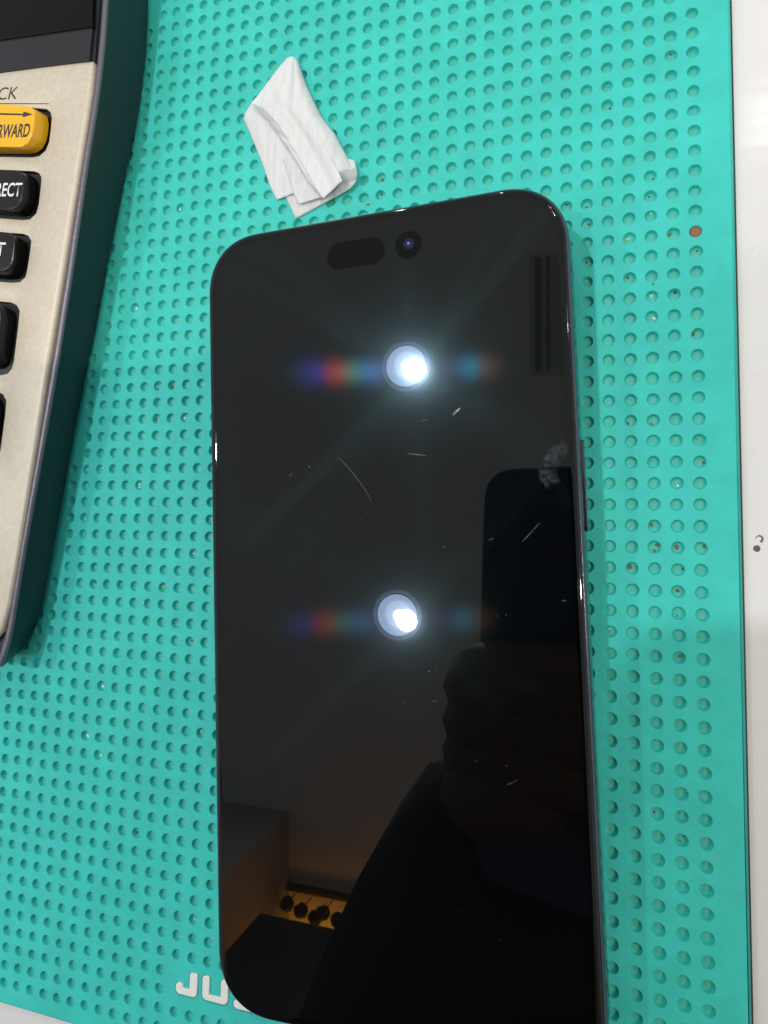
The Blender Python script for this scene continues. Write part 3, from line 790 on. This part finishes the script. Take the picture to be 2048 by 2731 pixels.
layer('folded_body', [(735, 203), (690, 255), (600, 370), (520, 480), (465, 540), (520, 585), (600, 660), (650, 735), (690, 795), (750, 880), (800, 960), (830, 1010), (890, 1110), (935, 1166)],
      [(790, 200), (812, 222), (832, 275), (852, 335), (880, 410), (940, 540), (990, 640), (1040, 705), (1085, 760), (1150, 880), (1215, 1000), (1222, 1030)],
      [(735, 203), (765, 194), (790, 200)], [(935, 1166), (965, 1200), (1000, 1242), (1040, 1205), (1080, 1168), (1110, 1135), (1142, 1110), (1125, 1070), (1115, 1050), (1165, 1028), (1222, 1030)],
      zmain, 60, 110)
# open end of the roll
def zroll(u, v, x, y): return 2.9 * (1 - v) + .5 + .2 * wr(x, y)
layer('roll_end', [(1115, 1050), (1135, 1085), (1142, 1112), (1110, 1150)], [(1222, 1020), (1246, 1050), (1250, 1080), (1225, 1140)], [(1115, 1050), (1165, 1028), (1222, 1020)], [(1110, 1150), (1170, 1150), (1225, 1140)], zroll, 16, 16)

# ------------------------------------------------------------------ what hangs above: ceiling, lamps, the holding hand (seen in the screen)
def above(px, py, H):
    """sight line through the photograph, mirrored by the phone glass, up to height H"""
    g0 = PMW @ onphone(px, py); n_ = (PMW.to_3x3() @ Vector((0, 0, 1))).normalized()
    d = (g0 - CAM).normalized(); d = d - 2 * d.dot(n_) * n_
    return g0 + d * ((H - g0.z) / d.z)
HC = 2000.0
M_CEIL, nt, b = mat('grey_white_ceiling'); pset(b, col=(.74, .73, .70), rough=.9)
V, F = loft([[(-600 + x, 700 + y, z) for x, y in rrect(3600, 5200, 20, 3)] for z in (HC, HC + 40)])
o = mesh('ceiling', V, F, M_CEIL); tag(o, kind='structure')

def lampmat(name, col, s):
    m = bpy.data.materials.new(name); m.use_nodes = True; nt = m.node_tree; nt.nodes.clear()
    e_ = nt.nodes.new('ShaderNodeEmission'); e_.inputs[0].default_value = (*col, 1); e_.inputs[1].default_value = s
    o_ = nt.nodes.new('ShaderNodeOutputMaterial'); nt.links.new(e_.outputs[0], o_.inputs[0]); return m
M_CORE = lampmat('led_core', (.97, .98, 1), 1350)
M_CORE2 = lampmat('led_core_dim', (1, .98, .96), 500)
M_DIFF = lampmat('frosted_lens', (.50, .66, 1.0), 11)
M_DIFF2 = lampmat('inner_lens_light', (.60, .74, 1.0), 14)
M_DIFF3 = lampmat('reflector_light', (.8, .9, 1.0), 26)
M_HALO = lampmat('edge_glow', (.55, .66, 1.0), 2.2)
M_TRIM = plain('silver_trim', (.55, .6, .68), .3, metal=.6)
def downlight(x, y, R, label, core=None, dx=31, dy=-14, cr=.46):
    t = empty('downlight', (x, y, HC)); tag(t, label, 'ceiling lamp', 'round downlights in the ceiling')
    V, F = loft([disc(0, 0, 0, R * 1.12, 48), disc(0, 0, -5, R * 1.12, 48), disc(0, 0, -6, R * 1.10, 48), disc(0, 0, -6, R * .985, 48), disc(0, 0, -1, R * .975, 48)], cap0=False, cap1=False)
    mesh('halo_ring', V, F, M_HALO, t, smooth=False, local=True)  # outer ring given its own glow to imitate the halo round the lamp
    mesh('gap_ring', disc(0, 0, -1.5, R * .98, 48), [tuple(reversed(range(48)))], M_BLK, t, local=True)
    mesh('lens', disc(0, 0, -3.5, R * .93, 48), [tuple(reversed(range(48)))], M_DIFF, t, local=True)
    mesh('inner_lens', disc(R * .06, R * .05, -4.5, R * .62, 48), [tuple(reversed(range(48)))], M_DIFF2, t, local=True)
    mesh('reflector', disc(R * .10, -R * .02, -5.2, R * .30, 32, .06), [tuple(reversed(range(32)))], M_DIFF3, t, local=True)
    mesh('led', disc(dx, dy, -6, R * cr, 32), [tuple(reversed(range(32)))], core or M_CORE, t, local=True)
    return t
L1 = above(1083, 977, HC); L2 = above(1060, 1640, HC)
rad = (above(1140, 977, HC) - L1).length
downlight(L1.x, L1.y, rad, 'far one of the two round downlights mirrored in the screen')
downlight(L2.x, L2.y, rad, 'near one of the two round downlights mirrored in the screen', core=M_CORE2)
downlight(-1750, 60, rad, 'round downlight off to the left of the mirrored pair', core=lampmat('led_core_side', (.97, .98, 1), 1150))

# the corner of the shop behind the photographer, mirrored in the lower end of the screen
M_WALL = plain('plain_grey_wall', (.34, .32, .30), .9)
def block(name, x0, x1, y0, y1, z0, z1, m, parent=None):
    V, F = loft([[(x0, y0, z), (x1, y0, z), (x1, y1, z), (x0, y1, z)] for z in (z0, z1)])
    return mesh(name, V, F, m, parent)
o = block('wall_corner', -1900, -1065, -1860, -1115, -700, HC - 2, M_WALL); tag(o, kind='structure')
o = block('wall_back', -1063, 900, -1860, -1600, -700, HC - 2, M_WALL); tag(o, kind='structure')
cab = empty('cabinet', (-400, -1240, -700)); tag(cab, 'tall black cabinet behind the photographer', 'cabinet')
M_CAB = plain('black_lacquer', (.006, .006, .010), .5)
block('cabinet_case', -896, 60, -1350, -1134, -700, 1500, M_CAB, cab)
block('door', -890, -420, -1132, -1126, -600, 1490, M_CAB, cab); block('door', -415, 55, -1132, -1126, -600, 1490, M_CAB, cab)
sh = empty('wall_shelf', (-600, -1450, 1500)); tag(sh, 'narrow shelf with warm light under a wooden valance', 'shelf')
block('board', -1060, 100, -1598, -1420, 1560, 1575, plain('brown_wood', (.18, .10, .05), .6), sh)
block('valance', -1062, 100, -1346, -1334, 1972, 1997, plain('dark_brown_wood', (.07, .045, .03), .6), sh)
block('lamp_strip', -1040, 60, -1580, -1470, 1868, 1878, lampmat('warm_strip', (1, .40, .03), 22), sh)
for k in range(8):
    x = -1030 + k * 40 + (k % 3) * 7; y = -1352 - (k * 37 % 5) * 6
    t_ = empty('hanging_ornament', (x, y, 1997)); tag(t_, 'dark round ornament hanging on a thin rod from the warm lit ceiling', 'ornament', 'ornaments hanging from the lit ceiling')
    V, F = loft([disc(0, 0, -90, 1.5, 8), disc(0, 0, 0, 1.5, 8)]); mesh('rod', V, F, M_CAB, t_, local=True)
    V, F = loft([disc(0, 0, z, r, 14, .12) for z, r in ((-104, 8), (-96, 17), (-84, 22), (-72, 19), (-62, 8))]); mesh('globe', V, F, plain('dark_olive', (.03, .03, .02), .6), t_, local=True)

# ------------------------------------------------------------------ photographer: phone in the hand, arm and body (behind the camera, seen only mirrored)
def camp(x, y, z): return CAM + RIGHT * x + DOWN * y + FWD * z
hp = empty('held_phone', tuple(camp(-25, 60, -5))); tag(hp, 'dark smartphone held above the mat by the photographer', 'smartphone')
M_HELD = plain('dark_blue_glass_back', (.015, .035, .075), .35)
def camloft(rings, name, m, parent):
    V, F = loft([[camp(*p) for p in r] for r in rings]); o = mesh(name, V, F, m, parent); fix_normals(o); return o
def crr(ins, z): return [(x - 25.4, y + 60, z) for x, y in rrect(76.5 - 2 * ins, 158 - 2 * ins, 14 - ins, 12, 2.3)]
camloft([crr(1.2, -1.6), crr(.3, -2.3), crr(0, -3.5), crr(0, -8), crr(.8, -9.6)], 'body', M_HELD, hp)
camloft([[(x - 6, y + 8, z) for x, y in rrect(40, 40, 10, 8)] for z in (-1.6, -.7)], 'camera_plate', M_HELD, hp)
def skin(name, pts, edges, m, parent, lv=2):
    me = bpy.data.meshes.new(name); me.from_pydata([Vector(p[:3]) * MM for p in pts], edges, [])
    o = bpy.data.objects.new(name, me); C.objects.link(o); me.materials.append(m)
    sk = o.modifiers.new('skin', 'SKIN'); sk.use_smooth_shade = True
    for k, p in enumerate(pts):
        r = p[3] if not isinstance(p[3], tuple) else p[3]
        me.skin_vertices[0].data[k].radius = (r * MM, r * MM) if not isinstance(r, tuple) else (r[0] * MM, r[1] * MM)
    me.skin_vertices[0].data[0].use_root = True
    sb = o.modifiers.new('smooth', 'SUBSURF'); sb.levels = lv; sb.render_levels = lv
    if parent is not None:
        bpy.context.view_layer.update(); o.parent = parent; o.matrix_parent_inverse = parent.matrix_world.inverted()
    return o
def W(x, y, z, r): p = camp(x, y, z); return (p.x, p.y, p.z, r)
per = empty('person', (60, -600, -700)); tag(per, 'photographer in a dark jacket holding a phone over the mat', 'person')
M_SKIN = plain('skin', (.14, .075, .05), .6)
M_COAT = plain('dark_navy_jacket', (.012, .013, .020), .8)
PTS = [(60, -650, 20, 120), (60, -655, 180, 115), (60, -650, 330, 130), (60, -640, 460, 110), (60, -630, 540, 58), (60, -610, 610, 60), (60, -590, 690, 82), (60, -590, 760, 70),
       (-110, -640, 440, 58), (-215, -560, 250, 45), (-140, -380, 235, 36), W(-75, 152, -52, 25), W(-72, 112, -26, 26),
       (230, -640, 440, 58), (300, -540, 240, 45), (250, -360, 120, 32), (210, -300, 60, 24)]
ED = [(0, 1), (1, 2), (2, 3), (3, 4), (4, 5), (5, 6), (6, 7), (3, 8), (8, 9), (9, 10), (10, 11), (11, 12), (3, 13), (13, 14), (14, 15), (15, 16)]
def chain(root, pts):
    global PTS, ED
    prev = root
    for p in pts:
        PTS.append(p); ED.append((prev, len(PTS) - 1)); prev = len(PTS) - 1
for k in range(4):
    y = 69 + 13 * k; l = (26, 30, 22, 8)[k]
    chain(12, [W(-66, y, -20, 16), W(-64, y - 2, -4, 18), W(-57, y - 4, 5, 19), W(-44 + l, y - 8, 8, 18), W(-30 + l, y - 13, 8, 15)])
chain(12, [W(-62, 92, -24, 13), W(-52, 72, -22, 11), W(-44, 56, -19, 9.5), W(-38, 44, -17.5, 8)])
for k, (dx, l) in enumerate(((-26, 62), (-9, 72), (8, 68), (24, 54))):
    chain(16, [(210 + dx, -300 + 38, 40, 11), (210 + dx * 1.15, -300 + 38 + l * .55, 30, 9), (210 + dx * 1.2, -300 + 38 + l, 14, 8)])
chain(16, [(178, -290, 48, 13), (158, -268, 30, 10), (150, -248, 14, 8.5)])
skin('body', PTS, ED, M_SKIN, per, 1)
JP = [(60, -650, 10, 175), (60, -655, 180, 165), (60, -650, 330, 180), (60, -640, 455, 140), (60, -632, 520, 78),
      (-120, -640, 430, 82), (-185, -560, 250, 60), (-118, -385, 242, 74), W(-70, 155, -62, 80), W(-60, 118, -44, 54), (235, -640, 430, 82), (305, -540, 240, 64), (255, -370, 125, 46), (232, -330, 88, 38)]
JE = [(0, 1), (1, 2), (2, 3), (3, 4), (3, 5), (5, 6), (6, 7), (7, 8), (8, 9), (3, 10), (10, 11), (11, 12), (12, 13)]
skin('jacket', JP, JE, M_COAT, per, 1)
skin('hair', [(60, -612, 700, 88), (60, -606, 770, 80), (60, -600, 800, 50)], [(0, 1), (1, 2)], plain('black_hair', (.01, .008, .007), .6), per, 1)

downlight(1120, -330, rad, 'warm downlight near the right side of the ceiling', core=lampmat('led_core_warm', (1, .82, .62), 1900))
downlight(300, 1075, rad, 'round downlight beyond the top end of the mat', core=lampmat('led_core_back', (1, .98, .96), 900), cr=.2)
downlight(350, 1330, rad * .7, 'small warm downlight farthest from the photographer', core=lampmat('led_core_amber', (1, .55, .2), 500), cr=.25)
downlight(1020, 520, rad, 'added unseen downlight for highlights on the right rim of the phone', core=lampmat('led_core_added', (1, .96, .92), 420), cr=.25)  # unseen lamp, added to put highlights on the phone's rim

# dark slotted air outlet in the ceiling, mirrored near the right edge of the screen
a = above(1425, 690, HC); b_ = above(1520, 985, HC)
M_SLOT = plain('vent_gap_grey', (.24, .25, .26), .8)
vent = empty('air_vent', ((a.x + b_.x) / 2, (a.y + b_.y) / 2, HC)); tag(vent, 'long slotted air outlet in the ceiling with dark gaps', 'air vent')
x0, x1 = sorted((a.x, b_.x)); y0_, y1_ = sorted((a.y, b_.y))
block('vent_frame', x0 - 14, x1 + 30, y0_ - 10, y1_ + 10, HC - 6, HC + 1, plain('vent_grey', (.52, .53, .50), .7), vent)
for f0, f1 in ((.02, .20), (.34, .46), (.88, 1.15)):
    block('slot', x0 + (x1 - x0) * f0, x0 + (x1 - x0) * f1, y0_, y1_, HC - 8, HC - 6.5, M_SLOT, vent)
for x_, tx in ((-1150, 'left'), (-620, 'right')):
    downlight(x_, 2700, rad, 'round downlight far beyond the mat, ' + tx + ' of a pair', core=lampmat('led_core_far', (1, .98, .96), 1200), cr=.4)
